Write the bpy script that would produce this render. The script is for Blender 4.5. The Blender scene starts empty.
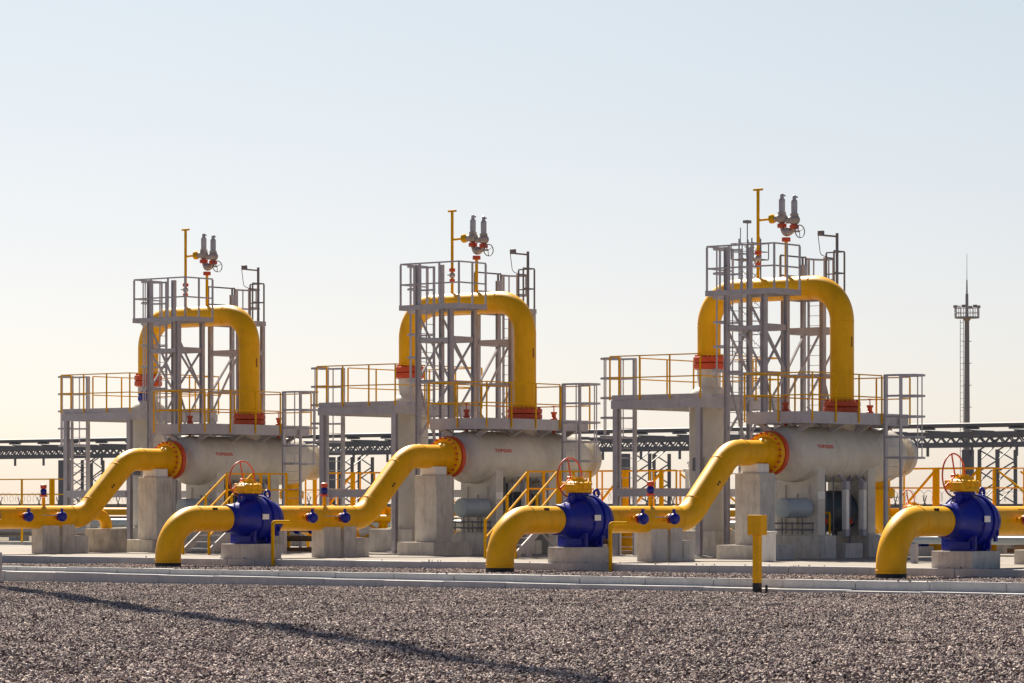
import bpy, bmesh, math, random
import numpy as np
from mathutils import Vector, Matrix

random.seed(7)
R = math.radians
scene = bpy.context.scene
col = scene.collection

# ------------------------------------------------------------------ materials
def mat(name, c, rough=.6, metal=0., var=.12, nscale=3., bump=.0, bscale=40., coat=0., dirt=None, dirt_amt=.0, spec=.5, dscale=(5, 5, .7)):
    m = bpy.data.materials.new(name); m.use_nodes = True
    nt = m.node_tree; N = nt.nodes; L = nt.links
    b = N['Principled BSDF']
    b.inputs['Roughness'].default_value = rough
    b.inputs['Metallic'].default_value = metal
    b.inputs['Coat Weight'].default_value = coat
    b.inputs['Coat Roughness'].default_value = .12
    b.inputs['Specular IOR Level'].default_value = spec
    tc0 = N.new('ShaderNodeTexCoord'); oi = N.new('ShaderNodeObjectInfo')      # each object gets its own patch of the pattern
    om = N.new('ShaderNodeMath'); om.operation = 'MULTIPLY'; om.inputs[1].default_value = 61; L.new(oi.outputs['Random'], om.inputs[0])
    tc = N.new('ShaderNodeVectorMath'); tc.operation = 'ADD'
    L.new(tc0.outputs['Object'], tc.inputs[0]); L.new(om.outputs[0], tc.inputs[1])
    n1 = N.new('ShaderNodeTexNoise'); n1.inputs['Scale'].default_value = nscale
    n1.inputs['Detail'].default_value = 6; n1.inputs['Roughness'].default_value = .6
    L.new(tc.outputs[0], n1.inputs['Vector'])
    mr = N.new('ShaderNodeMapRange'); mr.inputs[1].default_value = .3; mr.inputs[2].default_value = .7
    mr.inputs[3].default_value = 1 - var; mr.inputs[4].default_value = 1 + var
    L.new(n1.outputs['Fac'], mr.inputs[0])
    mul = N.new('ShaderNodeMixRGB'); mul.blend_type = 'MULTIPLY'; mul.inputs[0].default_value = 1
    mul.inputs[1].default_value = (*c, 1)
    L.new(mr.outputs[0], mul.inputs[2])
    out = mul.outputs[0]
    if dirt:
        mp = N.new('ShaderNodeMapping'); mp.inputs['Scale'].default_value = dscale
        L.new(tc.outputs[0], mp.inputs[0])
        n2 = N.new('ShaderNodeTexNoise'); n2.inputs['Scale'].default_value = 1.6; n2.inputs['Detail'].default_value = 7
        n2.inputs['Roughness'].default_value = .7
        L.new(mp.outputs[0], n2.inputs['Vector'])
        r2 = N.new('ShaderNodeMapRange'); r2.inputs[1].default_value = .48; r2.inputs[2].default_value = .75
        r2.inputs[3].default_value = 0; r2.inputs[4].default_value = dirt_amt
        L.new(n2.outputs['Fac'], r2.inputs[0])
        mx = N.new('ShaderNodeMixRGB'); mx.inputs[2].default_value = (*dirt, 1)
        L.new(r2.outputs[0], mx.inputs[0]); L.new(out, mx.inputs[1]); out = mx.outputs[0]
        rr = N.new('ShaderNodeMapRange'); rr.inputs[3].default_value = rough; rr.inputs[4].default_value = min(1, rough + .3)
        L.new(n2.outputs['Fac'], rr.inputs[0]); L.new(rr.outputs[0], b.inputs['Roughness'])
    L.new(out, b.inputs['Base Color'])
    if bump:
        n3 = N.new('ShaderNodeTexNoise'); n3.inputs['Scale'].default_value = bscale; n3.inputs['Detail'].default_value = 5
        L.new(tc.outputs[0], n3.inputs['Vector'])
        bp = N.new('ShaderNodeBump'); bp.inputs['Strength'].default_value = bump; bp.inputs['Distance'].default_value = .02
        L.new(n3.outputs['Fac'], bp.inputs['Height']); L.new(bp.outputs[0], b.inputs['Normal'])
    return m

YEL = mat('yellow_paint', (.90, .455, .0), .3, var=.07, nscale=1.5, bump=.08, bscale=7, coat=.0, spec=.27, dirt=(.46, .2, .006), dirt_amt=.38, dscale=(2.5, 2.5, .8))
YRAIL = mat('yellow_rail_paint', (.74, .39, .003), .7, var=.1, spec=.08)
BLUE = mat('blue_paint', (.002, .011, .30), .32, var=.18, nscale=4, bump=.12, bscale=18, coat=.12, spec=.4, dirt=(.05, .045, .09), dirt_amt=.5, dscale=(3, 3, 1))
RED = mat('red_orange_paint', (.62, .075, .018), .45, var=.15, nscale=6, bump=.05)
BEIGE = mat('beige_vessel_paint', (.65, .615, .54), .4, var=.06, nscale=1.3, bump=.03, bscale=5, coat=.1, dirt=(.34, .29, .2), dirt_amt=.4, dscale=(1.6, 1.6, .8))
STEEL = mat('grey_steel_paint', (.44, .43, .465), .5, var=.1, nscale=3, bump=.02, dirt=(.24, .2, .18), dirt_amt=.3)
STEELD = mat('dark_steel_paint', (.16, .16, .185), .5, var=.1, nscale=3)
GALV = mat('galvanised_grating', (.42, .42, .44), .45, metal=.3, var=.15, nscale=8)
WHITE = mat('white_paint', (.88, .86, .8), .45, var=.06, nscale=3, dirt=(.4, .36, .3), dirt_amt=.3)
BLACK = mat('black_coating', (.014, .013, .014), .55, var=.2)
CAST = mat('cast_steel', (.40, .34, .30), .55, var=.2, nscale=8)
SHADE = mat('under_vessel_shade', (.035, .055, .075), .45, var=.15)  # near-black teal: shade between the vessel saddles, put into the colour
DRUM = mat('blue_grey_paint', (.34, .41, .46), .4, var=.1, nscale=3)
CONC = mat('concrete', (.62, .59, .53), .85, var=.15, nscale=2.2, bump=.4, bscale=28, dirt=(.24, .2, .15), dirt_amt=.6, dscale=(4, 4, .9))
CONCO = mat('stained_concrete', (.48, .43, .35), .9, var=.2, nscale=3, bump=.4, bscale=24, dirt=(.16, .13, .1), dirt_amt=.75)
KERB = mat('kerb_concrete', (.50, .50, .50), .85, var=.12, nscale=1.6, bump=.3, bscale=30, dirt=(.3, .28, .26), dirt_amt=.4)
PADM = mat('pad_concrete', (.25, .23, .205), .9, var=.16, nscale=.6, bump=.2, bscale=20, dirt=(.26, .22, .18), dirt_amt=.3)
DIRT = mat('yard_dirt', (.115, .085, .052), .95, var=.5, nscale=.35, bump=.3, bscale=3)
SOIL = mat('steppe_soil', (.15, .112, .065), .95, var=.3, nscale=.02, bump=.2, bscale=1)
GRAVB = mat('gravel_bed', (.10, .08, .075), .95, var=.5, nscale=14, bump=1., bscale=30)  # darkened: the shade in the gaps between stones is put into its colour
BROWN = mat('brown_primer', (.17, .1, .055), .7, var=.2)
SCRUB = mat('dry_scrub', (.12, .085, .04), .9, var=.4, nscale=.5)
TRUSS = mat('rack_steel', (.20, .21, .23), .6, var=.15, nscale=.5)
MASTM = mat('mast_steel', (.30, .29, .30), .5, var=.1, nscale=.5)
FENCEM = mat('fence_concrete', (.30, .27, .22), .9, var=.2, nscale=.4)

# ------------------------------------------------------------------ mesh builder
class MB:
    def __init__(s): s.v = []; s.f = []; s.sm = []
    def add(s, verts, faces, smooth=False):
        o = len(s.v); s.v += [tuple(p) for p in verts]
        s.f += [tuple(i + o for i in f) for f in faces]; s.sm += [smooth] * len(faces)
        return s
    def box(s, x0, x1, y0, y1, z0, z1):
        v = [(x, y, z) for z in (z0, z1) for y in (y0, y1) for x in (x0, x1)]
        return s.add(v, [(0, 2, 3, 1), (4, 5, 7, 6), (0, 1, 5, 4), (2, 6, 7, 3), (0, 4, 6, 2), (1, 3, 7, 5)])
    def cbox(s, x0, x1, y0, y1, z0, z1, c=.02, jit=0.):
        bm = bmesh.new(); bmesh.ops.create_cube(bm, size=1)
        for v in bm.verts:
            v.co = Vector(((x0 + x1) / 2 + v.co.x * (x1 - x0), (y0 + y1) / 2 + v.co.y * (y1 - y0), (z0 + z1) / 2 + v.co.z * (z1 - z0)))
            if jit: v.co += Vector([random.uniform(-jit, jit) for _ in range(3)])
        bmesh.ops.bevel(bm, geom=bm.edges[:], offset=c, segments=2, profile=.6, affect='EDGES')
        bm.verts.index_update()
        s.add([v.co[:] for v in bm.verts], [[v.index for v in f.verts] for f in bm.faces])
        bm.free(); return s
    def beam(s, p, q, w, h=None, up=(0, 0, 1)):
        h = h or w; p = Vector(p); q = Vector(q); d = (q - p).normalized(); u = Vector(up)
        if abs(d.dot(u)) > .98: u = Vector((1, 0, 0))
        a = d.cross(u).normalized(); b = a.cross(d).normalized()
        vs = [t + a * (i * w / 2) + b * (j * h / 2) for t in (p, q) for i, j in ((-1, -1), (1, -1), (1, 1), (-1, 1))]
        return s.add(vs, [(0, 1, 2, 3), (7, 6, 5, 4), (0, 4, 5, 1), (1, 5, 6, 2), (2, 6, 7, 3), (3, 7, 4, 0)])
    def hcol(s, x, y, z0, z1, w=.2, axis='y'):
        t = w * .12
        if axis == 'y':
            s.box(x - w / 2, x - w / 2 + t, y - w / 2, y + w / 2, z0, z1); s.box(x + w / 2 - t, x + w / 2, y - w / 2, y + w / 2, z0, z1)
            s.box(x - w / 2 + t, x + w / 2 - t, y - t / 2, y + t / 2, z0, z1)
        else:
            s.box(x - w / 2, x + w / 2, y - w / 2, y - w / 2 + t, z0, z1); s.box(x - w / 2, x + w / 2, y + w / 2 - t, y + w / 2, z0, z1)
            s.box(x - t / 2, x + t / 2, y - w / 2 + t, y + w / 2 - t, z0, z1)
        return s
    def sweep(s, pts, r, seg=12, caps=True, closed=False):
        pts = [Vector(p) for p in pts]; n = len(pts)
        rad = r if isinstance(r, (list, tuple)) else [r] * n
        T = []
        for i in range(n):
            a = pts[i - 1] if (i or closed) else pts[i]; b = pts[(i + 1) % n] if (i < n - 1 or closed) else pts[i]
            T.append((b - a).normalized())
        u = Vector((0, 0, 1)) if abs(T[0].z) < .9 else Vector((1, 0, 0))
        a = T[0].cross(u).normalized(); rings = []; vs = []
        for i in range(n):
            a = (a - T[i] * a.dot(T[i])).normalized(); b = T[i].cross(a)
            for k in range(seg):
                t = 2 * math.pi * k / seg
                vs.append(pts[i] + (a * math.cos(t) + b * math.sin(t)) * rad[i])
        fs = []
        m = n if closed else n - 1
        for i in range(m):
            j = (i + 1) % n
            for k in range(seg):
                l = (k + 1) % seg
                fs.append((i * seg + k, i * seg + l, j * seg + l, j * seg + k))
        s.add(vs, fs, True)
        if caps and not closed:
            s.add(vs[:seg], [tuple(range(seg))[::-1]]); s.add(vs[-seg:], [tuple(range(seg))])
        return s
    def tube(s, p, q, r, seg=10): return s.sweep([p, q], r, seg)
    def lathe(s, o, ax, prof, seg=32, sharp=True):
        """prof: list of (t along axis, radius); sharp: each band has verts of its own unless marked smooth"""
        o = Vector(o); ax = Vector(ax).normalized(); u = Vector((0, 0, 1)) if abs(ax.z) < .9 else Vector((1, 0, 0))
        a = ax.cross(u).normalized(); b = ax.cross(a)
        ring = lambda t, r: [o + ax * t + (a * math.cos(2 * math.pi * k / seg) + b * math.sin(2 * math.pi * k / seg)) * r for k in range(seg)]
        fq = [(k, (k + 1) % seg, seg + (k + 1) % seg, seg + k) for k in range(seg)]
        if sharp:
            for (t0, r0), (t1, r1) in zip(prof, prof[1:]):
                s.add(ring(t0, r0) + ring(t1, r1), [f[::-1] for f in fq], abs(t1 - t0) > 1e-6)
        else:
            vs = [];
            for t, r in prof: vs += ring(t, r)
            fs = []
            for i in range(len(prof) - 1):
                fs += [tuple(x + i * seg for x in f)[::-1] for f in fq]
            s.add(vs, fs, True)
        for (t, r), fl in ((prof[0], 0), (prof[-1], 1)):
            if r > 1e-4:
                f = tuple(range(seg)); s.add(ring(t, r), [f[::-1] if fl else f])
        return s
    def sphere(s, c, r, seg=16, sc=(1, 1, 1)):
        n = seg // 2; vs = []; fs = []
        for i in range(n + 1):
            t = math.pi * i / n
            for k in range(seg):
                p = 2 * math.pi * k / seg
                vs.append((c[0] + r * sc[0] * math.sin(t) * math.cos(p), c[1] + r * sc[1] * math.sin(t) * math.sin(p), c[2] + r * sc[2] * math.cos(t)))
        for i in range(n):
            for k in range(seg):
                l = (k + 1) % seg; fs.append((i * seg + k, (i + 1) * seg + k, (i + 1) * seg + l, i * seg + l))
        return s.add(vs, fs, True)
    def torus(s, c, ax, R_, r, seg=40, rs=8):
        ax = Vector(ax).normalized(); u = Vector((0, 0, 1)) if abs(ax.z) < .9 else Vector((1, 0, 0))
        a = ax.cross(u).normalized(); b = ax.cross(a); c = Vector(c)
        return s.sweep([c + (a * math.cos(2 * math.pi * k / seg) + b * math.sin(2 * math.pi * k / seg)) * R_ for k in range(seg)], r, rs, closed=True)
    def flange(s, o, ax, t0, t1, r, bolts=16, br=.025, proud=.05, back=None):
        s.lathe(o, ax, [(t0, r * .5), (t0, r - .015), (t0 + .015, r), (t1 - .015, r), (t1, r - .015), (t1, r * .5)], 40)
        ax = Vector(ax).normalized(); u = Vector((0, 0, 1)) if abs(ax.z) < .9 else Vector((1, 0, 0))
        a = ax.cross(u).normalized(); b = ax.cross(a); o = Vector(o)
        for k in range(bolts):
            t = 2 * math.pi * (k + .5) / bolts; p = o + (a * math.cos(t) + b * math.sin(t)) * (r - .075)
            s.tube(p + ax * (t0 - proud), p + ax * (t1 + (proud if back is None else back)), br, 6)
        return s
    def build(s, name, m, parent=None, label=None, kind=None):
        me = bpy.data.meshes.new(name)
        org = Vector((0, 0, 0))
        p = parent
        while p is not None: org += p.location; p = p.parent
        me.from_pydata([tuple(Vector(v) - org) for v in s.v], [], s.f)
        me.polygons.foreach_set('use_smooth', s.sm); me.materials.append(m); me.update()
        o = bpy.data.objects.new(name, me); col.objects.link(o)
        if parent: o.parent = parent
        if label: o['label'] = label
        if kind: o['kind'] = kind
        return o

def split(mb, name, m, parent):
    """one part per connected piece of the builder"""
    par = list(range(len(mb.v)))
    def fd(i):
        while par[i] != i: par[i] = par[par[i]]; i = par[i]
        return i
    key = {}
    for i, p in enumerate(mb.v):
        k = tuple(round(c, 4) for c in p)
        if k in key: par[fd(i)] = fd(key[k])
        key[k] = i
    for f in mb.f:
        for i in f[1:]: par[fd(i)] = fd(f[0])
    gr = {}
    for f, sm in zip(mb.f, mb.sm): gr.setdefault(fd(f[0]), []).append((f, sm))
    for fs in gr.values():
        ids = sorted({i for f, _ in fs for i in f}); mp = {i: k for k, i in enumerate(ids)}
        b = MB(); b.v = [mb.v[i] for i in ids]; b.f = [tuple(mp[i] for i in f) for f, _ in fs]; b.sm = [x for _, x in fs]
        b.build(name, m, parent)

def arc_path(pts, rads, n=14):
    pts = [Vector(p) for p in pts]; out = [pts[0]]
    for i in range(1, len(pts) - 1):
        p, a, b = pts[i], (pts[i - 1] - pts[i]).normalized(), (pts[i + 1] - pts[i]).normalized()
        ang = math.acos(max(-1, min(1, a.dot(b)))); r = rads[i - 1]; d = r / math.tan(ang / 2)
        c = p + (a + b).normalized() * (r / math.sin(ang / 2))
        s0 = p + a * d - c; s1 = p + b * d - c
        tot = math.pi - ang
        for k in range(n + 1):
            t = tot * k / n
            out.append(c + (s0 * math.sin(tot - t) + s1 * math.sin(t)) / math.sin(tot))
    out.append(pts[-1]); return out

def thing(name, cat, loc, label=None, group=None):
    o = bpy.data.objects.new(name, None); col.objects.link(o); o.location = loc; o.empty_display_size = .2
    o['category'] = cat
    if label: o['label'] = label
    if group: o['group'] = group
    return o
def tag(o, label, cat, group=None):
    o['label'] = label; o['category'] = cat
    if group: o['group'] = group
    return o
def solo(mb, name, m, label, cat, group=None):
    """a thing that is one mesh, its origin at its base"""
    xs = np.array(mb.v); lo, hi = xs.min(0), xs.max(0); b = Vector(((lo[0] + hi[0]) / 2, (lo[1] + hi[1]) / 2, lo[2]))
    mb.v = [tuple(Vector(v) - b) for v in mb.v]
    o = mb.build(name, m); o.location = b; return tag(o, label, cat, group)
def dup(o, dv=0., parent=None, label=None, du=0.):
    c = o.copy(); col.objects.link(c)
    if parent: c.parent = parent
    else: c.location = o.location + Vector((du, dv, 0))
    if label: c['label'] = label
    for ch in o.children: dup(ch, parent=c)
    return c
SM = lambda *p: MB()

PAD = .2            # top of the concrete pad
# ------------------------------------------------------------------ one processing unit (x = along its pipe, y = along the row)
U = []              # (root, label template, group)
def reg(o, label, group): o['group'] = group; U.append((o, label)); return o

# --- inlet pipe
RP = .36
def make_inlet():
    t = thing('inlet_pipe', 'pipe', (0, 0, 0))
    path = arc_path([(0, 0, -.4), (0, 0, 1.34), (8.18, 0, 1.34), (10.25, 0, 3.2), (11.97, 0, 3.2)], [1.08, 1.15, 1.15], 16)
    m = MB().sweep(path, RP, 40)
    for p, d in (((0, 0, .2), (0, 0, 1)), ((1.1, 0, 1.34), (1, 0, 0)), ((7.62, 0, 1.34), (1, 0, 0)), ((8.6, 0, 1.72), (.745, 0, .668)), ((9.83, 0, 2.82), (.745, 0, .668)), ((10.8, 0, 3.2), (1, 0, 0))):
        m.torus(p, d, RP - .001, .014, 40, 6)
    m.build('pipe', YEL, t)
    MB().lathe((0, 0, -.35), (0, 0, 1), [(0, .3), (0, .369), (.47, .369), (.47, .3)], 40).build('coating_band', BLACK, t)
    MB().flange((0, 0, 3.2), (1, 0, 0), 11.95, 12.11, .60, 20, .02, .01).lathe((0, 0, 3.2), (1, 0, 0), [(11.75, .36), (11.95, .46)], 40).build('flange', YEL, t)
    for u, lever in ((5.2, True), (6.62, False)):
        b = MB().tube((u, -.3, 1.36), (u, -.56, 1.36), .065, 12).lathe((u, 0, 1.36), (0, -1, 0), [(.5, .03), (.5, .125), (.54, .125), (.54, .03)], 16).build('branch_stub', YRAIL, t)
        v = MB().lathe((u, 0, 1.36), (0, -1, 0), [(.6, .06), (.61, .11), (.68, .155), (.76, .155), (.83, .11), (.84, .05)], 18, False)
        v.tube((u, -.7, 1.36), (u, -.7, 1.62), .045, 8).build('branch_valve', BLUE, t)
        MB().lathe((u, 0, 1.36), (0, -1, 0), [(.555, .03), (.555, .13), (.595, .13), (.595, .03)], 16).build('branch_flange', RED, t)
        if lever: MB().beam((u - .5, -.7, 1.62), (u + .08, -.7, 1.62), .05, .025).build('lever', RED, t)
        else: MB().tube((u - .75, -.62, 1.4), (u - .1, -.62, 1.4), .015, 6).build('impulse_line', GALV, t)
    MB().tube((6.5, 0, 1.66), (6.5, 0, 1.97), .055, 12).build('branch_stub', YRAIL, t)
    q = MB().lathe((6.5, 0, 0), (0, 0, 1), [(1.98, .05), (1.98, .12), (2.04, .12), (2.04, .05)], 16).lathe((6.5, 0, 0), (0, 0, 1), [(2.24, .05), (2.24, .1), (2.36, .1), (2.38, .04)], 16)
    split(q, 'branch_flange', RED, t)
    MB().lathe((6.5, 0, 0), (0, 0, 1), [(2.04, .06), (2.08, .1), (2.2, .1), (2.24, .06)], 16, False).build('branch_valve', BLUE, t)
    a = MB()
    for u0, z0, d in ((1.55, 1.62, 0), (9.15, 2.28, .7)):
        for k in range(2):
            a.beam((u0 + k * .1 * math.cos(d), -.335 if d else -.245, z0 + k * .1 * math.sin(d)), (u0 + (k * .1 + .055) * math.cos(d), -.335 if d else -.245, z0 + (k * .1 + .055) * math.sin(d)), .06, .07)
    split(a, 'stencil_mark', BLACK, t)
    return t
IP = make_inlet()

# --- ball valve
def make_valve():
    t = thing('ball_valve', 'valve', (3.3, 0, .62))
    c = (3.3, 0, 1.34)
    MB().lathe(c, (1, 0, 0), [(-1., .37), (-1., .395), (-.8, .41), (-.6, .43), (-.42, .475), (-.25, .54), (-.1, .60)], 44, False) \
        .lathe(c, (1, 0, 0), [(-.1, .60), (0, .63), (.1, .638), (.22, .635), (.34, .62)], 44, False) \
        .lathe(c, (1, 0, 0), [(.44, .57), (.6, .56), (.78, .53), (.9, .49), (1.0, .42), (1.0, .37)], 44, False).build('body', BLUE, t)
    MB().flange(c, (1, 0, 0), .33, .46, .67, 20, .03, .05).build('body_flange', BLUE, t)
    MB().flange(c, (1, 0, 0), -.09, -.01, .655, 18, .028, .04).build('body_flange', BLUE, t)
    MB().torus(c_ := (3.98, 0, 1.34), (1, 0, 0), .545, .022, 40, 6).build('rib', BLUE, t)
    MB().lathe((3.3, 0, 0), (0, 0, 1), [(1.8, .26), (1.98, .2), (2.06, .2), (2.06, .1)], 24).flange((3.3, 0, 0), (0, 0, 1), 1.99, 2.05, .27, 10, .018, .02).build('neck', BLUE, t)
    g = MB().lathe((3.3, 0, 0), (0, 0, 1), [(2.055, .2), (2.055, .3), (2.07, .36), (2.13, .36), (2.14, .33), (2.25, .33), (2.26, .37), (2.31, .36), (2.36, .24), (2.41, .22), (2.41, .12), (2.47, .11), (2.47, .03)], 30)
    g.cbox(3.12, 3.48, .18, .46, 2.1, 2.34, .03).cbox(2.88, 3.1, -.2, .12, 2.1, 2.28, .03)
    g.tube((3.36, .15, 2.36), (3.36, .26, 2.44), .07, 12)
    for k in range(12):
        t_ = k * math.pi / 6; g.tube((3.3 + .33 * math.cos(t_), .33 * math.sin(t_), 2.05), (3.3 + .33 * math.cos(t_), .33 * math.sin(t_), 2.34), .025, 6)
    g.build('gearbox', YEL, t)
    h = MB().torus((3.36, .34, 2.46), (0, 1, 0), .52, .021, 48, 8); h.tube((3.36, .2, 2.44), (3.36, .4, 2.44), .045, 12)
    w = h.build('handwheel', RED, t)
    sp = MB()
    for a in (100, 215, 330):
        sp.tube((3.36, .3, 2.44), (3.36 + .52 * math.cos(R(a)), .34, 2.46 + .52 * math.sin(R(a))), .02, 8)
    sp.build('spoke', RED, w)
    for u, v, z in ((2.86, -.1, 1.86), (3.92, -.12, 1.98), (3.92, -.5, 1.0), (3.92, .2, 1.98)):
        MB().torus((u, v, z + .06), (0, 1, 0), .1, .038, 20, 8).cbox(u - .06, u + .06, v - .03, v + .03, z - .16, z - .02, .01).build('lifting_lug', BLUE, t)
    MB().box(3.16, 3.42, -.655, -.64, 1.32, 1.47).build('name_plate', WHITE, t)
    for u in (3.05, 3.72):
        f = MB().cbox(u - .09, u + .09, -.42, .42, .62, .67, .01)
        f.cbox(u - .1, u + .1, -.36, .36, .66, .86, .02)
        for v in (-.36, .36): f.cbox(u - .035, u + .035, v - .12, v + .12, .66, 1.0, .01)
        f.build('foot', BLUE, t)
    return t
BV = make_valve()
vb = solo(MB().cbox(2.72, 4.02, -.58, .58, PAD - .3, .62, .02), 'valve_plinth', CONC, '', 'plinth')
bA = solo(MB().cbox(6.22, 6.95, -.25, .25, PAD - .1, 1.09, .015), 'support_block', CONC, '', 'block')
bB = solo(MB().cbox(7.08, 7.62, -.27, .25, PAD - .1, 1.11, .015).cbox(7.63, 8.2, -.27, .2, PAD - .1, .76, .015), 'stepped_block', CONC, '', 'block')
gh = solo(MB().sweep(arc_path([(2.42, -1.72, -.1), (2.42, -1.72, 1.25), (3.1, -1.72, 1.25)], [.08], 6), .05, 12), 'guard_hoop', YRAIL, '', 'guard post')

# --- pedestal
pd = thing('pipe_pedestal', 'pedestal', (11.4, 0, PAD))
MB().cbox(11.1, 11.85, -.43, .43, .6, 2.63, .02).build('column', CONC, pd)
MB().cbox(10.6, 12.4, -.75, .72, PAD - .1, .6, .02).build('footing', CONC, pd)
MB().cbox(11.2, 11.75, -.3, .3, 2.632, 2.9, .02).build('saddle', WHITE, pd)
wb = solo(MB().cbox(7.85, 8.15, -2.99, -2.69, PAD, PAD + .78, .025).cbox(7.83, 8.17, -3.01, -2.67, PAD + .782, PAD + .82, .01), 'marker_box', WHITE, '', 'box')

# --- horizontal separator vessel
def make_vessel():
    t = thing('separator_vessel', 'vessel', (16, 0, PAD))
    prof = [(12.29, .38), (12.52, .40)] + [(13.05 - .5 * math.cos(a), .8 * math.sin(a)) for a in np.linspace(.56, math.pi / 2, 10)]
    prof += [(14.8, .8), (16.2, .8), (18.15, .8)] + [(18.15 + .42 * math.sin(a), .8 * math.cos(a)) for a in np.linspace(.1, 1.05, 8)] + [(18.96, .4)]
    m = MB().lathe((0, 0, 3.2), (1, 0, 0), prof, 64, False)
    for u in (13.07, 15.1, 16.8, 18.13): m.torus((u, 0, 3.2), (1, 0, 0), .8, .008, 64, 6)
    m.lathe((15.95, 0, 0), (0, 0, 1), [(3.85, .42), (3.98, .38), (4.44, .38)], 36).build('shell', BEIGE, t)
    MB().flange((0, 0, 3.2), (1, 0, 0), 12.13, 12.29, .64, 20, .034, .25, .03).build('flange', RED, t)
    MB().flange((0, 0, 3.2), (1, 0, 0), 18.95, 19.15, .62, 20, .03, .03).lathe((0, 0, 3.2), (1, 0, 0), [(19.14, .3), (19.15, .55), (19.17, .55), (19.17, 0)], 32).build('end_cover', BEIGE, t)
    MB().flange((15.95, 0, 0), (0, 0, 1), 4.43, 4.58, .545, 20, .028, .03).build('flange', RED, t)
    for u0, u1 in ((13.63, 13.99), (16.26, 16.66)):
        arc = [(.79 * math.sin(a), 3.2 - .79 * math.cos(a)) for a in np.linspace(1.09, -1.09, 24)]
        poly = [(-.7, .85), (.7, .85)] + arc
        n = len(poly)
        vs = [(u0, v, z) for v, z in poly] + [(u1, v, z) for v, z in poly]
        fs = [tuple(range(n)), tuple(range(2 * n - 1, n - 1, -1))] + [(i, i + n, (i + 1) % n + n, (i + 1) % n) for i in range(n)]
        sd = MB().add(vs, fs).cbox(u0 - .1, u1 + .1, -.82, .82, .852, .89, .008)
        for v in (-.4, 0, .4): sd.box(u0 - .08, u0 - .003, v - .012, v + .012, .892, 2.3 if v else 2.05)
        sd.build('saddle', BEIGE, t)
        wp = MB(); A = np.linspace(math.pi + .4, 2 * math.pi - .4, 25)
        vs = [(u, .812 * math.cos(a), 3.2 + .812 * math.sin(a)) for u in (u0 - .25, u1 + .25) for a in A]
        wp.add(vs, [(i, i + 1, i + 26, i + 25) for i in range(24)], True)
        wp.build('wear_plate', BEIGE, t)
    d = MB().lathe((0, -.3, 1.64), (1, 0, 0), [(12.4, .02), (12.4, .27), (12.43, .29), (13.54, .29)], 30)
    d.build('drain_pot', DRUM, t)
    MB().lathe((0, .1, 1.55), (1, 0, 0), [(14.15, .0), (14.15, .4), (14.25, .6), (16.05, .6), (16.15, .4), (16.15, 0)], 30).tube((15, .1, 1.9), (15, .1, 2.6), .15, 16).tube((14.6, .1, .85), (14.6, .1, 1.2), .08).tube((15.7, .1, .85), (15.7, .1, 1.2), .08).build('shade_drum', SHADE, t)  # added drum, enlarged and darkened to stand in for the shade between the saddles
    for u in (14.98, 15.9):
        g = MB().cbox(u - .08, u + .08, -.84, -.68, 1.02, 2.18, .015).build('level_gauge', WHITE, t)
        MB().cbox(u - .1, u + .1, -.85, -.66, 2.182, 2.42, .02).build('end_fitting', STEEL, g)
        MB().cbox(u - .09, u + .09, -.84, -.67, .82, 1.018, .02).build('end_fitting', STEEL, g)
        MB().tube((u, -.76, 2.415), (u, -.5, 2.62), .04).build('connection', STEEL, g)
    for u, v in ((13.3, .2), (17.3, -.1)):
        MB().tube((u, v, 3.75), (u, v, 4.42), .05, 12).lathe((u, v, 0), (0, 0, 1), [(4.42, .05), (4.42, .11), (4.48, .11), (4.5, .07), (4.6, .07), (4.62, .1), (4.68, .1), (4.68, .03)], 14).tube((u - .1, v, 4.86), (u + .14, v, 4.86), .012, 6).tube((u, v, 4.68), (u, v, 4.86), .018, 6).build('vent_valve', RED, t)
    dl = MB()
    for u, v, z0 in ((14.3, -.5, .62), (14.55, -.62, .62), (15.35, -.6, .9), (15.6, -.5, .62), (16.15, -.62, .62)):
        dl.tube((u, v, z0), (u, v, 2.55 + .1 * (v > -.55)), .035 if v > -.55 else .022, 8)
    split(dl, 'drain_line', STEELD, t)
    for u in (14.3, 15.6):
        dv = MB().sphere((u, -.5, 1.25), .1, 12).build('drain_valve', RED, t)
        MB().torus((u, -.68, 1.25), (0, 1, 0), .09, .012, 18, 6).tube((u, -.68, 1.25), (u, -.5, 1.25), .015, 6).tube((u - .09, -.68, 1.25), (u + .09, -.68, 1.25), .01, 6).build('handwheel', STEELD, dv)
    sr = MB()
    for z in (1.02, 1.2): sr.tube((13.35, -.75, z), (13.35, .75, z), .025, 8)
    for v in (-.7, -.35, 0, .35, .7): sr.tube((13.35, v, .88), (13.35, v, 1.24 + .1 * (v in (-.35, .35))), .022, 8)
    sr.build('sample_line', STEELD, t)
    MB().tube((14.2, -.72, .86), (14.2, -.72, 1.5), .03, 8).tube((14.2, -.72, 1.5), (14.2, -.3, 1.5), .03, 8).build('purge_line', YRAIL, t)
    MB().box(13.62, 13.97, -.712, -.703, 1.9, 2.12).build('name_plate', WHITE, t)
    fc = bpy.data.curves.new('stencil', 'FONT'); fc.body = 'TOPG202'; fc.size = .22; fc.space_character = 1.12; fc.extrude = 0; fc.resolution_u = 2; fc.offset = .012
    fo = bpy.data.objects.new('tmp', fc); col.objects.link(fo)
    dg = bpy.context.evaluated_depsgraph_get(); me = bpy.data.meshes.new_from_object(fo.evaluated_get(dg)); bpy.data.objects.remove(fo)
    w = max(v.co.x for v in me.vertices); k = .82 / w
    bmx = bmesh.new(); bmx.from_mesh(me); bmesh.ops.subdivide_edges(bmx, edges=bmx.edges[:], cuts=1); 
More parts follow.
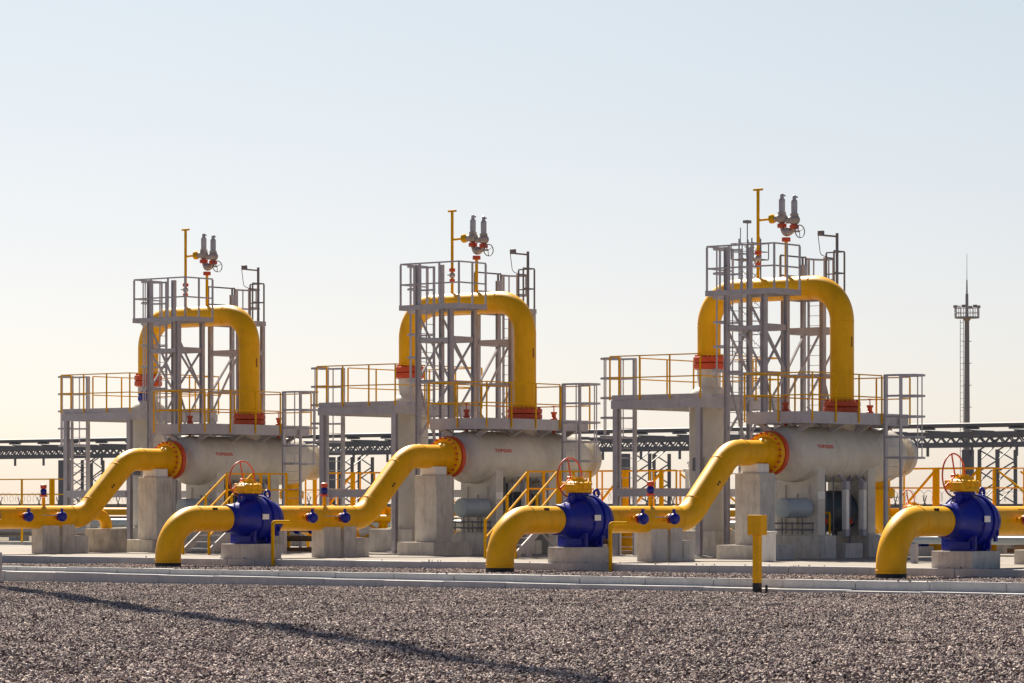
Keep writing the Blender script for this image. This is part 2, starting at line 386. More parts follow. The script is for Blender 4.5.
    for v in bmx.verts:
        a = .2 + (v.co.y * .62) / .803
        v.co = Vector((13.5 + v.co.x * k, -.804 * math.cos(a), 3.2 + .804 * math.sin(a))) - t.location
    bmx.to_mesh(me); bmx.free(); me.materials.append(RED)
    so = bpy.data.objects.new('stencil_lettering', me); col.objects.link(so); so.parent = t; so['label'] = 'small red stencilled letters and digits'
    return t
VS = make_vessel()
p1 = solo(MB().cbox(13.38, 14.24, -.92, .92, PAD - .1, .85, .02), 'saddle_plinth', CONC, '', 'plinth')
p2 = solo(MB().cbox(16.0, 16.92, -.92, .92, PAD - .1, .85, .02), 'saddle_plinth', CONC, '', 'plinth')
p3 = solo(MB().cbox(14.7, 15.6, -.95, -.2, PAD - .1, .62, .02), 'concrete_sill', CONC, '', 'block')

# --- outlet pipe
op = thing('outlet_pipe', 'pipe', (21.2, 0, 0))
MB().sweep(arc_path([(18.05, 0, 2.46), (18.05, 0, 1.0), (21.2, 0, 1.0), (21.2, 0, -.1)], [.6, .5], 14), .27, 32).build('pipe', YEL, op)
MB().flange((18.05, 0, 0), (0, 0, 1), 1.95, 2.2, .42, 14, .025, .03).build('flange', YEL, op)

# --- vertical vessel
def make_column():
    t = thing('vertical_vessel', 'vessel', (15.95, 4.77, PAD))
    c = (15.95, 4.77, 0)
    prof = [(.96, .62), (1.3, .6), (4.95, .6)] + [(4.95 + .42 * math.sin(a), .6 * math.cos(a)) for a in np.linspace(.1, .95, 7)] + [(5.55, .36), (5.82, .36)]
    m = MB().lathe(c, (0, 0, 1), prof, 44, False)
    for z in (1.6, 3.2, 4.93): m.torus((15.95, 4.77, z), (0, 0, 1), .6, .008, 44, 6)
    m.build('shell', BEIGE, t)
    MB().lathe(c, (0, 0, 1), [(.952, .4), (.952, .74), (.99, .74), (.99, .62)], 36).build('base_ring', BEIGE, t)
    f = MB().flange(c, (0, 0, 1), 5.83, 6.0, .48, 18, .028, .02).build('flange', RED, t)
    MB().tube((15.5, 4.3, 5.5), (15.38, 4.15, 5.68), .06).sphere((15.36, 4.13, 5.72), .1, 12).build('vent_plug', STEEL, t)
    MB().box(15.2, 15.34, 4.55, 4.85, 2.75, 3.15).build('name_plate', STEELD, t)
    return t
VV = make_column()
p4 = solo(MB().cbox(15.0, 16.9, 3.85, 5.7, PAD - .1, .95, .02), 'vessel_plinth', CONC, '', 'plinth')

# --- arch pipe
def make_arch():
    t = thing('arch_pipe', 'pipe', (15.95, 0, 4.75))
    m = MB().sweep(arc_path([(15.95, 0, 4.74), (15.95, 0, 8.14), (15.95, 4.77, 8.14), (15.95, 4.77, 6.17)], [1.02, 1.02], 20), .353, 40)
    for p, d in (((15.95, 0, 7.1), (0, 0, 1)), ((15.95, 1.04, 8.14), (0, 1, 0)), ((15.95, 3.73, 8.14), (0, 1, 0)), ((15.95, 4.77, 7.1), (0, 0, 1))):
        m.torus(p, d, .352, .013, 40, 6)
    m.build('pipe', YEL, t)
    MB().flange((15.95, 0, 0), (0, 0, 1), 4.6, 4.75, .545, 20, .028, .06).build('flange', RED, t)
    MB().flange((15.95, 4.77, 0), (0, 0, 1), 6.02, 6.19, .48, 18, .028, .06).build('flange', RED, t)
    MB().box(15.9, 15.96, -.36, -.345, 6.35, 6.65).build('stencil_mark', mat('faded_mark', (.3, .12, .01), .6), t)
    return t
AP = make_arch()

# --- relief valve set on top of the arch
def make_relief():
    x = 15.95
    t = thing('relief_valve_set', 'relief valves', (x, 2.4, 8.48))
    MB().tube((x, 2.98, 8.45), (x, 2.98, 11.12), .047, 12).tube((x, 2.98, 10.22), (x, 2.5, 10.24), .036, 10).tube((x, 2.82, 11.14), (x, 3.14, 11.14), .035, 10).tube((x, 1.97, 8.45), (x, 1.97, 9.58), .05, 12).build('riser', YRAIL, t)
    for y, z, r, h in ((2.98, 9.2, .1, .1), (2.98, 8.88, .09, .08), (1.97, 9.54, .13, .12), (2.12, 9.96, .14, .12), (1.68, 9.9, .14, .12)):
        MB().lathe((x, y, 0), (0, 0, 1), [(z, .05), (z, r), (z + h, r), (z + h, .05)], 14).build('flange', RED, t)
    MB().lathe((x, 0, 10.24), (0, 1, 0), [(2.36, .05), (2.36, .11), (2.44, .14), (2.52, .14), (2.56, .06)], 14).build('reducer', YRAIL, t)
    MB().sphere((x, 2.98, 9.08), .1, 12).tube((x - .22, 2.98, 9.08), (x, 2.98, 9.08), .02).build('isolating_valve', GALV, t)
    for v, z, m2 in ((2.12, 10.24, STEEL), (1.68, 10.17, GALV)):
        b = MB().sphere((x, v, z), .17, 16, (1, 1.05, .95)).tube((x, v + .1, z), (x, v + .26, z), .1, 12).lathe((x, v, z), (0, 0, 1), [(.1, .12), (.18, .13), (.18, .05)], 14).build('valve_body', CAST, t)
        MB().lathe((x, v, z), (0, 0, 1), [(.18, .095), (.55, .095), (.58, .085), (.58, .06), (.72, .05), (.74, .02)], 14).beam((x, v, z + .7), (x, v - .12, z + .66), .03, .05).build('spring_bonnet', m2, b)
    MB().sphere((x, 1.93, 9.82), .13, 14, (1, 1.4, 1)).tube((x, 2.06, 9.82), (x, 2.12, 9.97), .065).tube((x, 1.78, 9.8), (x, 1.68, 9.92), .065).tube((x, 1.9, 9.84), (x, 1.5, 9.82), .03).build('changeover_valve', CAST, t)
    h = MB().torus((x, 1.48, 9.82), (.25, 1, 0), .185, .016, 28, 6)
    for a in (30, 150, 270): h.tube((x, 1.5, 9.82), (x + .18 * math.cos(R(a)), 1.48, 9.82 + .18 * math.sin(R(a))), .012, 6)
    h.build('handwheel', STEELD, t)
    return t
RV = make_relief()

# ---------------------------------------------------------------- railings and ladders
def rail_run(path, z, h, m, parent, name='guardrail', w=.045, mids=(.5,), step=1.2, outset=0., low=0.):
    """posts and rails along an open path of (x, y)"""
    b = MB(); z = z
    for (x0, y0), (x1, y1) in zip(path, path[1:]):
        L = math.hypot(x1 - x0, y1 - y0); n = max(1, round(L / step))
        for k in range(n + 1):
            x, y = x0 + (x1 - x0) * k / n, y0 + (y1 - y0) * k / n
            if k == 0 and (x0, y0) != path[0]: continue
            b.box(x - w / 2, x + w / 2, y - w / 2, y + w / 2, z - low, z + h - w * .5)
        for f in (1.,) + tuple(mids):
            b.beam((x0, y0, z + h * f), (x1, y1, z + h * f), w * .9, w * .9)
    return b.build(name, m, parent)
def ladder(parent, p0, along, out, width, z0, z1, zc, m, cage_d=.72, hoop=.6, sw=(.08, .14), rails=True):
    """p0 = first stile foot; along = unit direction of the rungs; out = unit direction the cage bulges"""
    a = Vector(along); o = Vector(out); p = Vector(p0); q = p + a * width
    st = MB()
    for pt, w in ((p, sw[0]), (q, sw[1])):
        st.beam((pt.x, pt.y, z0), (pt.x, pt.y, z1), w, .07, up=o)
    lad = st.build('ladder', m, parent)
    r = MB(); z = z0 + .25
    while z < z1 - 1.2:
        r.tube((p.x, p.y, z), (q.x, q.y, z), .012, 6); z += .3
    r.build('rung', m, lad)
    c = MB(); c0 = (p + q) / 2; hw = width / 2 + .06
    prof = [(-hw, 0), (-hw, cage_d * .55), (-hw * .6, cage_d * .93), (0, cage_d), (hw * .6, cage_d * .93), (hw, cage_d * .55), (hw, 0)]
    z = z1 - .02
    while z >= zc - .01:
        pts = [c0 + a * i + o * j for i, j in prof]
        for s, e in zip(pts, pts[1:]): c.beam((s.x, s.y, z), (e.x, e.y, z), .014, .06)
        z -= hoop
    zb = z + hoop
    for i, j in (prof[1], prof[3], prof[5]):
        s = c0 + a * i + o * j; c.beam((s.x, s.y, zb - .03), (s.x, s.y, z1 + .01), .05, .012, up=o)
    c.build('cage', m, lad)
    return lad

# --- access platform round the vertical vessel
def make_platform_a():
    t = thing('vessel_access_platform', 'platform', (16, 5.4, PAD))
    u0, u1, v0, v1 = 14., 18.3, 3.71, 7.01
    d = MB()
    for a in ((u0 + .05, 15.2, v0 + .05, v1 - .05), (16.7, u1 - .05, v0 + .05, v1 - .05), (15.2, 16.7, v0 + .05, 4.02), (15.2, 16.7, 5.52, v1 - .05)): d.box(*a, 4.93, 4.97)
    d.build('deck', GALV, t)
    b = MB().box(u0, u0 + .1, v0, v1, 4.62, 4.875).box(u1 - .1, u1, v0, v1, 4.62, 4.875).box(u0 + .1, u1 - .1, v0, v0 + .1, 4.62, 4.875).box(u0 + .1, u1 - .1, v1 - .1, v1, 4.62, 4.875)
    b.box(u0 + .02, u1 - .02, v0 + .02, v0 + .03, 4.88, 5.03).box(u0 + .02, u1 - .02, v1 - .03, v1 - .02, 4.88, 5.03).box(u0 + .02, u0 + .03, v0 + .03, v1 - .03, 4.88, 5.03).box(u1 - .03, u1 - .02, v0 + .03, v1 - .03, 4.88, 5.03)
    b.box(u0 - .02, u0 + .08, v0 + .2, v1 - .2, 1.98, 2.22).box(u1 - .1, u1, v0 + .2, v1 - .2, 1.98, 2.22)
    split(b, 'beam', STEEL, t)
    for x, y in ((u0 + .1, v0 + .1), (u0 + .1, v1 - .13), (u1 - .12, v0 + .1), (u1 - .12, v1 - .13)):
        MB().hcol(x, y, PAD, 4.62, .16).cbox(x - .2, x + .2, y - .2, y + .2, PAD, PAD + .03, .005).build('column', STEEL, t)
    rail_run([(15.5, v1 + .02), (u1, v1 + .02), (u1 + .02, v0 - .02), (u0 - .02, v0 - .02), (u0 - .02, v1 + .02), (14.45, v1 + .02)], 4.9, 1.3, YRAIL, t, low=.02, w=.038, step=1.3)
    ladder(t, (14.58, v1 + .1, 0), (1, 0, 0), (0, 1, 0), .76, PAD, 6.2, 3.2, STEEL, cage_d=.88)
    return t
PA = make_platform_a()

# --- deck on top of the horizontal vessel
def make_platform_b():
    t = thing('vessel_top_platform', 'platform', (15, 0, 4.))
    u0, u1, v0, v1 = 12.5, 17.6, -1.25, 1.02
    d = MB()
    for a in ((u0 + .06, 15.35, v0 + .06, v1 - .06), (16.55, u1 - .06, v0 + .06, v1 - .06), (15.35, 16.55, v0 + .06, -.6), (15.35, 16.55, .6, v1 - .06)): d.box(*a, 4.33, 4.365)
    d.build('deck', GALV, t)
    b = MB().box(u0, u0 + .08, v0, v1, 4.05, 4.39).box(u1 - .08, u1, v0, v1, 4.05, 4.39).box(u0 + .08, u1 - .08, v0, v0 + .08, 4.05, 4.39).box(u0 + .08, u1 - .08, v1 - .08, v1, 4.05, 4.39)
    for u in (13.6, 14.7, 16.7): b.box(u - .05, u + .05, v0 + .08, v1 - .08, 4.08, 4.32)
    for u in (13.0, 14.6, 16.0, 17.3):
        for s in (-1, 1): b.beam((u, s * .98, 4.1), (u, s * .45, 3.85), .09, .12)
    split(b, 'beam', STEEL, t)
    rail_run([(16.1, v0 - .03), (u0 - .03, v0 - .03), (u0 - .03, v1 + .03), (u1 + .03, v1 + .03), (u1 + .03, v0 - .03), (17.1, v0 - .03)], 4.22, 1.27, YRAIL, t, low=.12, w=.038, step=1.45)
    ladder(t, (16.2, v0 - .1, 0), (1, 0, 0), (0, -1, 0), .82, PAD, 5.52, 3.1, STEEL, sw=(.14, .08), cage_d=.98)
    return t
PB = make_platform_b()

# --- steel towers carrying the arch and its walkways
def make_tower_front():
    t = thing('arch_support_tower', 'steel tower', (14.5, 2.05, PAD))
    for x, y, z1, w in ((13.95, 1.38, 7.86, .15), (13.95, 2.71, 9.3, .14), (15.1, 1.38, 7.86, .14), (15.1, 2.71, 9.36, .13)):
        MB().hcol(x, y, PAD, z1, w, 'x').build('column', STEEL, t)
    d = MB().box(13.9, 15.15, .98, 2.62, 7.96, 8.0); d.build('deck', GALV, t)
    b = MB().box(13.82, 13.9, .94, 3.4, 7.87, 8.03).box(15.15, 15.22, .94, 3.4, 7.87, 8.03).box(13.9, 15.15, .94, 1.0, 7.87, 8.03).box(13.9, 15.15, 3.34, 3.4, 7.87, 8.03)
    for z, h in ((6.85, .17), (5.55, .08), (3.0, .14)):
        b.box(13.9, 14.0, 1.48, 2.61, z, z + h * .7).box(15.05, 15.15, 1.48, 2.61, z, z + h).box(14.05, 15.0, 1.33, 1.43, z, z + h).box(14.05, 15.0, 2.66, 2.76, z, z + h)
    split(b, 'beam', STEEL, t)
    x = MB()
    for y in (1.38, 2.71):
        x.beam((14.0, y, 6.85), (15.05, y, 5.65), .055).beam((15.05, y + .06, 6.85), (14.0, y + .06, 5.65), .055)
        x.beam((14.0, y, 5.5), (15.05, y, 3.2), .055)
    for u in (13.95, 15.1): x.beam((u, 2.62, 7.6), (u, 1.46, 5.7), .055).beam((u, 1.46, 5.5), (u, 2.62, 3.9), .055)
    split(x, 'brace', STEEL, t)
    rail_run([(15.18, .97), (13.86, .97), (13.86, 3.36), (15.18, 3.36)], 8.03, 1.3, STEEL, t, w=.05, step=.8)
    ladder(t, (14.15, 2.8, 0), (1, 0, 0), (0, 1, 0), .68, 2.4, 9.3, 4.6, STEEL, cage_d=.66, hoop=.72, sw=(.05, .05))
    return t
TF = make_tower_front()
def make_tower_back():
    t = thing('rear_walkway_tower', 'steel tower', (17.4, 2.0, PAD))
    for x, y, z1, w in ((16.85, 1.27, 7.86, .15), (16.85, 2.66, 7.86, .14), (18., 1.3, 7.86, .13), (18., 2.74, 9.0, .13)):
        MB().hcol(x, y, PAD, z1, w, 'x').build('column', STEEL, t)
    MB().box(16.85, 18.05, 1.3, 2.8, 7.96, 8.0).build('deck', GALV, t)
    b = MB().box(16.78, 16.85, 1.25, 2.85, 7.87, 8.03).box(18.05, 18.12, 1.25, 2.85, 7.87, 8.03).box(16.85, 18.05, 1.25, 1.3, 7.87, 8.03).box(16.85, 18.05, 2.8, 2.85, 7.87, 8.03)
    for z, h in ((6.85, .17), (5.55, .08), (3.0, .14)):
        b.box(16.8, 16.9, 1.37, 2.56, z, z + h).box(17.95, 18.05, 1.4, 2.65, z, z + h).box(16.95, 17.9, 1.22, 1.32, z, z + h).box(16.95, 17.9, 2.66, 2.76, z, z + h)
    split(b, 'beam', STEEL, t)
    x = MB()
    for u in (16.85, 18.): x.beam((u, 1.36, 6.85), (u, 2.58, 4.9), .055).beam((u, 2.58, 4.7), (u, 1.36, 3.2), .055)
    x.beam((16.93, 1.3, 5.5), (17.93, 1.3, 3.2), .06).beam((17.93, 2.7, 6.8), (16.93, 2.7, 5.6), .06)
    split(x, 'brace', STEEL, t)
    rail_run([(17.5, 1.3), (18.07, 1.3), (18.07, 1.95)], 8.03, 1.3, STEELD, t, w=.042, step=.6)
    rail_run([(18.09, 2.7), (18.09, 2.82), (16.9, 2.82)], 8.03, 1.2, STEELD, t, w=.05, step=1.2)
    ladder(t, (18.12, 2.62, 0), (0, -1, 0), (1, 0, 0), .58, 2.4, 9.2, 7.9, STEEL, cage_d=.66, hoop=.65, sw=(.05, .05))
    return t
TB = make_tower_back()
fl = thing('walkway_floodlight', 'floodlight', (18.05, 1.55, 8.))
MB().tube((18.05, 1.55, 8.0), (18.05, 1.55, 9.9), .045, 10).tube((18.05, 1.55, 9.8), (17.8, 1.9, 9.84), .03, 8).build('post', STEELD, fl)
MB().cbox(17.7, 17.85, 1.86, 2.03, 9.82, 9.98, .03).build('lamp_head', STEELD, fl)
MB().sweep(arc_path([(18.0, 1.6, 9.1), (17.75, 1.95, 9.25), (17.7, 2.0, 9.84)], [.15], 5), .012, 6).build('cable', BLACK, fl)

# --- stairs that cross the pipes between two units
def make_stairs():
    t = thing('crossover_stairs', 'stairs', (8.5, 6.05, PAD))
    v0, v1, zt = 5.5, 6.6, 1.6
    s = MB()
    for v in (v0, v1): s.beam((7.55, v, PAD + .1), (9.4, v, zt - .05), .05, .2)
    s.build('stringer', STEEL, t)
    tr = MB()
    for k in range(7): tr.box(7.6 + k * .26, 7.86 + k * .26, v0 + .03, v1 - .03, PAD + .17 + k * .2, PAD + .2 + k * .2)
    tr.build('tread', GALV, t)
    MB().box(9.4, 11., v0, v1, zt, zt + .05).box(9.4, 9.46, v0, v1, zt - .16, zt - .003).box(10.94, 11, v0, v1, zt - .16, zt - .003).build('landing', YRAIL, t)
    l = MB()
    for x in (9.45, 10.95):
        for v in (v0 + .05, v1 - .05): l.box(x - .06, x + .06, v - .06, v + .06, PAD, zt - .17)
    l.beam((9.45, v0 + .05, PAD + .1), (10.95, v0 + .05, zt - .3), .05).beam((9.45, v1 - .05, zt - .3), (10.95, v1 - .05, PAD + .1), .05)
    split(l, 'leg', STEEL, t)
    for v in (v0, v1):
        r = MB()
        for h in (1.1, .6): r.beam((7.5, v, PAD + h - .03), (9.45, v, zt + h), .05).beam((9.45, v, zt + h), (11, v, zt + h), .05)
        for x, zb in ((7.5, PAD), (8.5, PAD + .7), (9.45, zt), (10.2, zt), (11., zt)): r.box(x - .03, x + .03, v - .03, v + .03, zb, zb + 1.13)
        r.beam((9.45, v, zt + .05), (8.6, v, zt - .6), .05, .12)
        r.build('handrail', YRAIL, t)
    return t
ST = make_stairs()

# --- yellow service platform behind each vessel's outlet
def make_outlet_platform():
    t = thing('outlet_service_platform', 'platform', (22, 0, PAD))
    u0, u1, v0, v1, zt = 21.3, 23., -2., 2.3, 1.65
    MB().box(u0, u1, v0, v1, zt - .04, zt).box(u0, u0 + .06, v0, v1, zt - .24, zt - .042).box(u1 - .06, u1, v0, v1, zt - .24, zt - .042).build('deck', YRAIL, t)
    for x in (u0 + .08, u1 - .08):
        for v in (v0 + .1, .15, v1 - .1): MB().box(x - .07, x + .07, v - .07, v + .07, PAD, zt - .245).build('leg', YRAIL, t)
    b = MB()
    for v in (v0 + .1, .3): b.beam((u0 + .08, v, PAD + .2), (u0 + .08, v + 1.9, zt - .3), .05).beam((u0 + .08, v + 1.9, PAD + .2), (u0 + .08, v, zt - .3), .05)
    split(b, 'brace', YRAIL, t)
    rail_run([(u0, v0), (u0, v1), (u1, v1), (u1, v0)], zt, 1.2, YRAIL, t, step=1.05, w=.042)
    b2 = MB()
    for v in (v0 + .55, .0, v1 - .5): b2.box(u0 - .11, u0 - .03, v - .065, v + .065, PAD, zt + 1.22)
    for v in (v0 + .6, .1): b2.beam((u0 - .07, v, zt + 1.1), (u0 - .07, v + 1., zt + .1), .06)
    split(b2, 'stanchion', YRAIL, t)
    MB().tube((u0 - .35, v0 - 1.6, 1.25), (u0 - .35, v1 + 1.2, 1.25), .13, 14).build('header_pipe', YEL, t)
    h2 = MB()
    for v in (v0 - 1.2, v0 + .3, v1 + .8): h2.box(u0 - .42, u0 - .28, v - .07, v + .07, PAD, 1.15)
    split(h2, 'leg', YRAIL, t)
    s = MB()
    for x in (u0 + .2, u1 - .2):
        s.beam((x, v0, zt - .1), (x, v0 - 1.9, PAD + .1), .06, .22).beam((x, v0, zt + 1.1), (x, v0 - 1.9, PAD + 1.2), .05).box(x - .03, x + .03, v0 - 1.9, v0 - 1.84, PAD, PAD + 1.2)
    for k in range(6): s.box(u0 + .2, u1 - .2, v0 - .3 - k * .3, v0 - .05 - k * .3, zt - .27 - k * .22, zt - .24 - k * .22)
    s.build('stair', YRAIL, t)
    return t
OP = make_outlet_platform()

# --- slim grey stand pipe with two side valves
def make_standpipe():
    t = thing('valve_standpipe', 'standpipe', (18.6, 7.4, PAD))
    MB().tube((18.6, 7.4, PAD), (18.6, 7.4, 2.75), .14, 16).lathe((18.6, 7.4, 0), (0, 0, 1), [(2.752, .2), (2.85, .2), (2.86, .06), (3.0, .05), (3.02, .1), (3.08, .08), (3.08, 0)], 16).build('riser', WHITE, t)
    MB().tube((18.6, 7.26, 2.6), (18.6, 6.5, 2.6), .05, 10).sphere((18.6, 7.0, 2.6), .13, 12).sphere((18.6, 6.6, 2.6), .11, 12).build('side_valve', STEELD, t)
    MB().torus((18.6, 7., 2.82), (0, 0, 1), .13, .014, 20, 6).tube((18.6, 7., 2.62), (18.6, 7., 2.82), .015, 6).build('handwheel', STEELD, t)
    return t
SP = make_standpipe()

G = {IP: 'yellow inlet pipes in the row', BV: 'blue ball valves in the row', VS: 'horizontal separator vessels', VV: 'vertical vessels', AP: 'yellow arch pipes', RV: 'relief valve sets on the arches'}
RANK3 = {-1: 'right', 0: 'middle', 1: 'left'}
# label = (template, ids of copies); {p} = which unit
WHO = {0: 'right-hand unit', 1: 'middle unit', 2: 'left-hand unit', 3: 'unit beyond the right edge'}
V = {0: 0., 1: 11.87, 2: 23.73, 3: -11.8}
FOURS = [
    (IP, ['yellow pipe with elbow, third from left, rising to the right-hand beige vessel', 'yellow pipe with elbow, second from left, rising to the middle beige vessel', 'yellow pipe cut by the left photo edge, rising to the left-hand vessel', 'yellow pipe with elbow at the far right, cut by the photo edge'], 'yellow inlet pipes in the row'),
    (BV, ['blue ball valve right of centre with red handwheel and yellow gearbox', 'blue ball valve left of centre on the second yellow pipe from left', 'blue ball valve almost hidden past the left photo edge', 'largest blue ball valve, at the far right on the last yellow pipe'], 'blue ball valves in the row'),
    (vb, ['concrete plinth under the blue valve right of centre', 'concrete plinth under the blue valve left of centre', 'concrete plinth under the blue valve at the left photo edge', 'concrete plinth under the far right blue valve'], 'concrete plinths under the valves'),
]
THREES = [
    (bA, 'square concrete block under the yellow pipe of the {w}', 'concrete pipe supports'),
    (bB, 'stepped concrete block under the rising bend of the pipe of the {w}', 'stepped concrete blocks'),
    (gh, 'bent yellow guard pipe beside the blue valve of the {w}', 'yellow guard pipes'),
    (pd, 'tall concrete pedestal under the inlet flange of the {w}', 'tall pipe pedestals'),
    (VS, 'beige horizontal vessel with red flange on saddles, {w}', 'horizontal separator vessels'),
    (p1, 'front concrete plinth under the horizontal vessel of the {w}', 'concrete saddle plinths'),
    (p2, 'rear concrete plinth under the horizontal vessel of the {w}', 'concrete saddle plinths'),
    (p3, 'low concrete sill between the vessel plinths of the {w}', 'low concrete sills'),
    (op, 'yellow outlet pipe dropping from the rear of the horizontal vessel, {w}', 'yellow outlet pipes'),
    (VV, 'beige upright vessel with red top flange, {w}', 'vertical vessels'),
    (p4, 'concrete plinth under the upright vessel of the {w}', 'upright vessel plinths'),
    (AP, 'yellow arched pipe bridging the two vessels of the {w}', 'yellow arch pipes'),
    (RV, 'twin relief valves and tall vent pipe on the arch of the {w}', 'relief valve sets on the arches'),
    (PA, 'grey platform with yellow guardrail around the upright vessel, {w}', 'platforms round the upright vessels'),
    (PB, 'grey deck with yellow guardrail over the horizontal vessel, {w}', 'decks over the horizontal vessels'),
    (TF, 'braced grey tower with caged ladder before the arch, {w}', 'steel towers before the arches'),
    (TB, 'slim grey walkway tower behind the arch of the {w}', 'steel towers behind the arches'),
    (fl, 'small floodlight on a post above the arch of the {w}', 'walkway floodlights'),
    (SP, 'pale standpipe with side valves left of the upright vessel, {w}', 'valve standpipes'),
    (OP, 'yellow railed platform behind the outlet of the {w}', 'yellow service platforms'),
]
for o, labels, g in FOURS:
    tag(o, labels[0], o['category'], g)
    for k in (1, 2, 3): dup(o, V[k], label=labels[k])
for o, tpl, g in THREES:
    tag(o, tpl.format(w=WHO[0]), o['category'], g)
    for k in (1, 2): dup(o, V[k], label=tpl.format(w=WHO[k]))
for k in range(3):
    ov = dup(BV, label='small blue valve on the yellow outlet pipe behind the vessel, ' + WHO[k]); ov.location = (19.9, V[k], .48); ov.scale = (.72, .72, .72); ov['group'] = 'small blue outlet valves'
    q = solo(MB().cbox(19.4, 20.4, V[k] - .4, V[k] + .4, PAD - .05, .478, .02), 'outlet_plinth', CONC, 'small concrete plinth under the outlet valve of the ' + WHO[k], 'plinth', 'outlet valve plinths')
gr = thing('yellow_guardrail', 'guardrail', (22, 40.5, PAD), 'low yellow guardrail standing alone at the far left photo edge')
rg = MB()
for yy in (38.75, 39.55, 41.3, 42.9): rg.box(21.97, 22.03, yy - .03, yy + .03, PAD, 2.72)
rg.box(21.95, 22.05, 39.62, 39.74, PAD, 2.7)
for zz in (2.7, 2.12): rg.beam((22, 38.75, zz), (22, 42.9, zz), .045)
rg.build('rail', YRAIL, gr)
MB().box(21.8, 22.2, 38.6, 43.1, PAD - .02, PAD + .12).build('footing', CONC, gr)
tag(ST, 'yellow railed crossover stairs behind the blue valve right of centre', 'stairs', 'crossover stairs'); dup(ST, 12.0, label='yellow railed crossover stairs behind the blue valve left of centre')
tag(wb, 'small white box at the foot of the right-hand tall pedestal', 'box')

# extras that stand only by the left-hand unit
v = V[2]
dp = solo(MB().sweep(arc_path([(8.3, v + .3, 1.42), (9.55, v + .3, 1.42), (9.55, v + .3, .97)], [.4], 10), .19, 24), 'drain_pipe', YEL, 'short yellow drain elbow dropping behind the bend of the leftmost pipe', 'pipe')
solo(MB().cbox(9.2, 9.95, v - .25, v + .95, PAD - .05, .96, .02), 'drain_box', CONCO, 'stained concrete box under the yellow drain elbow at left', 'box')
solo(MB().cbox(-3.75, -3.3, 15.02, 15.5, -.6, .43, .03), 'end_block', KERB, 'pale concrete block standing in the gravel at the left photo edge', 'block')

ba = solo(MB().cbox(15.22, 15.5, v + 4.3, v + 4.56, 5.3, 5.44, .03).sphere((15.28, v + 4.4, 5.5), .13, 12).cbox(15.42, 15.56, v + 4.25, v + 4.4, 5.4, 5.75, .03), 'valve_actuator', BLUE, 'small blue valve actuator on the shoulder of the left-hand upright vessel', 'actuator')
# marker post in the foreground gravel
mp = thing('cable_marker_post', 'marker post', (-2.62, -9.8, -.34), 'yellow marker post with a square head standing in the gravel')
MB().cbox(-2.70, -2.54, -9.88, -9.72, -.08, 1.03, .01).build('post', YEL, mp)
MB().cbox(-2.70, -2.54, -9.88, -9.72, -.5, -.082, .01).build('foot', BLACK, mp)
MB().cbox(-2.75, -2.49, -9.99, -9.61, 1.032, 1.5, .012).build('head', YEL, mp)
solo(MB().tube((-2.75, -10.15, -.5), (-2.75, -10.15, -.12), .03, 10), 'pipe_stub', BLACK, 'thin black pipe stub in the gravel beside the yellow marker post', 'pipe stub')
solo(MB().sphere((-26.3, -20.3, -.33), .1, 8, (1, .8, .7)), 'tan_stone', mat('tan_stone', (.5, .3, .15), .9), 'single tan stone lying on the grey gravel near the front', 'stone')

# ------------------------------------------------------------------ setting
def sheet(name, x0, x1, y0, y1, z, m, nx=1, ny=1, fz=None):
    b = MB(); vs = []
    for j in range(ny + 1):
        for i in range(nx + 1):
            x, y = x0 + (x1 - x0) * i / nx, y0 + (y1 - y0) * j / ny
            vs.append((x, y, fz(x, y) if fz else z))
    b.add(vs, [(j * (nx + 1) + i, j * (nx + 1) + i + 1, (j + 1) * (nx + 1) + i + 1, (j + 1) * (nx + 1) + i) for j in range(ny) for i in range(nx)])
    return b.build(name, m, kind='structure')
wob = lambda u, v: .035 * np.sin(u * .61 + v * .23) * np.sin(v * .47 - u * .19 + 1.3) + .02 * np.sin(u * 1.7 - v * 1.1) * np.sin(v * 1.45 + u * .8 + .5)
gz = lambda u, v: -.425 + wob(u, v) * min(1, max(0, (-2.6 - u) / 1.5)) - .0045 * max(-25, min(30, v)) * (1 if u > -30 else max(0, (u + 60) / 30))
sheet('ground', -3000, 4000, -3500, 3500, -.75, SOIL)
sheet('gravel_bed', -110, -2.25, -90, 60, 0, GRAVB, 160, 160, gz)
sheet('inner_gravel_bed', -1.62, 2.55, -60, 60, -.02, GRAVB)
MB().box(2.74, 24.5, -60, 60, -.74, PAD - .004).build('concrete_pad', PADM, kind='structure')
sheet('yard', 24.5, 150, -90, 160, 0, DIRT, 2, 1, lambda x, y: .1 if x < 100 else -.74)
k1 = MB(); y = -60.
while y < 60:
    L = 2.0; k1.cbox(-1.86 + random.uniform(-.006, .006), -1.62, y, y + L - .014, -.6, random.uniform(-.006, .008), .022, .007); y += L
k1.build('kerb', KERB, kind='structure')
k2 = MB(); y = -60.
while y < 60:
    L = 2.0; t = -.175 + .0034 * max(-14, min(20, y))
    k2.cbox(-2.3, -1.865 + random.uniform(-.006, .0), y, y + L - .014, -.7, t + random.uniform(-.008, .008), .024, .007); y += L
k2.build('lower_kerb', KERB, kind='structure')
k3 = MB(); y = -60.
while y < 60:
    L = 2.4; k3.cbox(2.5 + random.uniform(-.006, .006), 2.735, y, y + L - .016, -.4, PAD + random.uniform(0, .012), .024, .006); y += L
k3.build('pad_kerb', KERB, kind='structure')

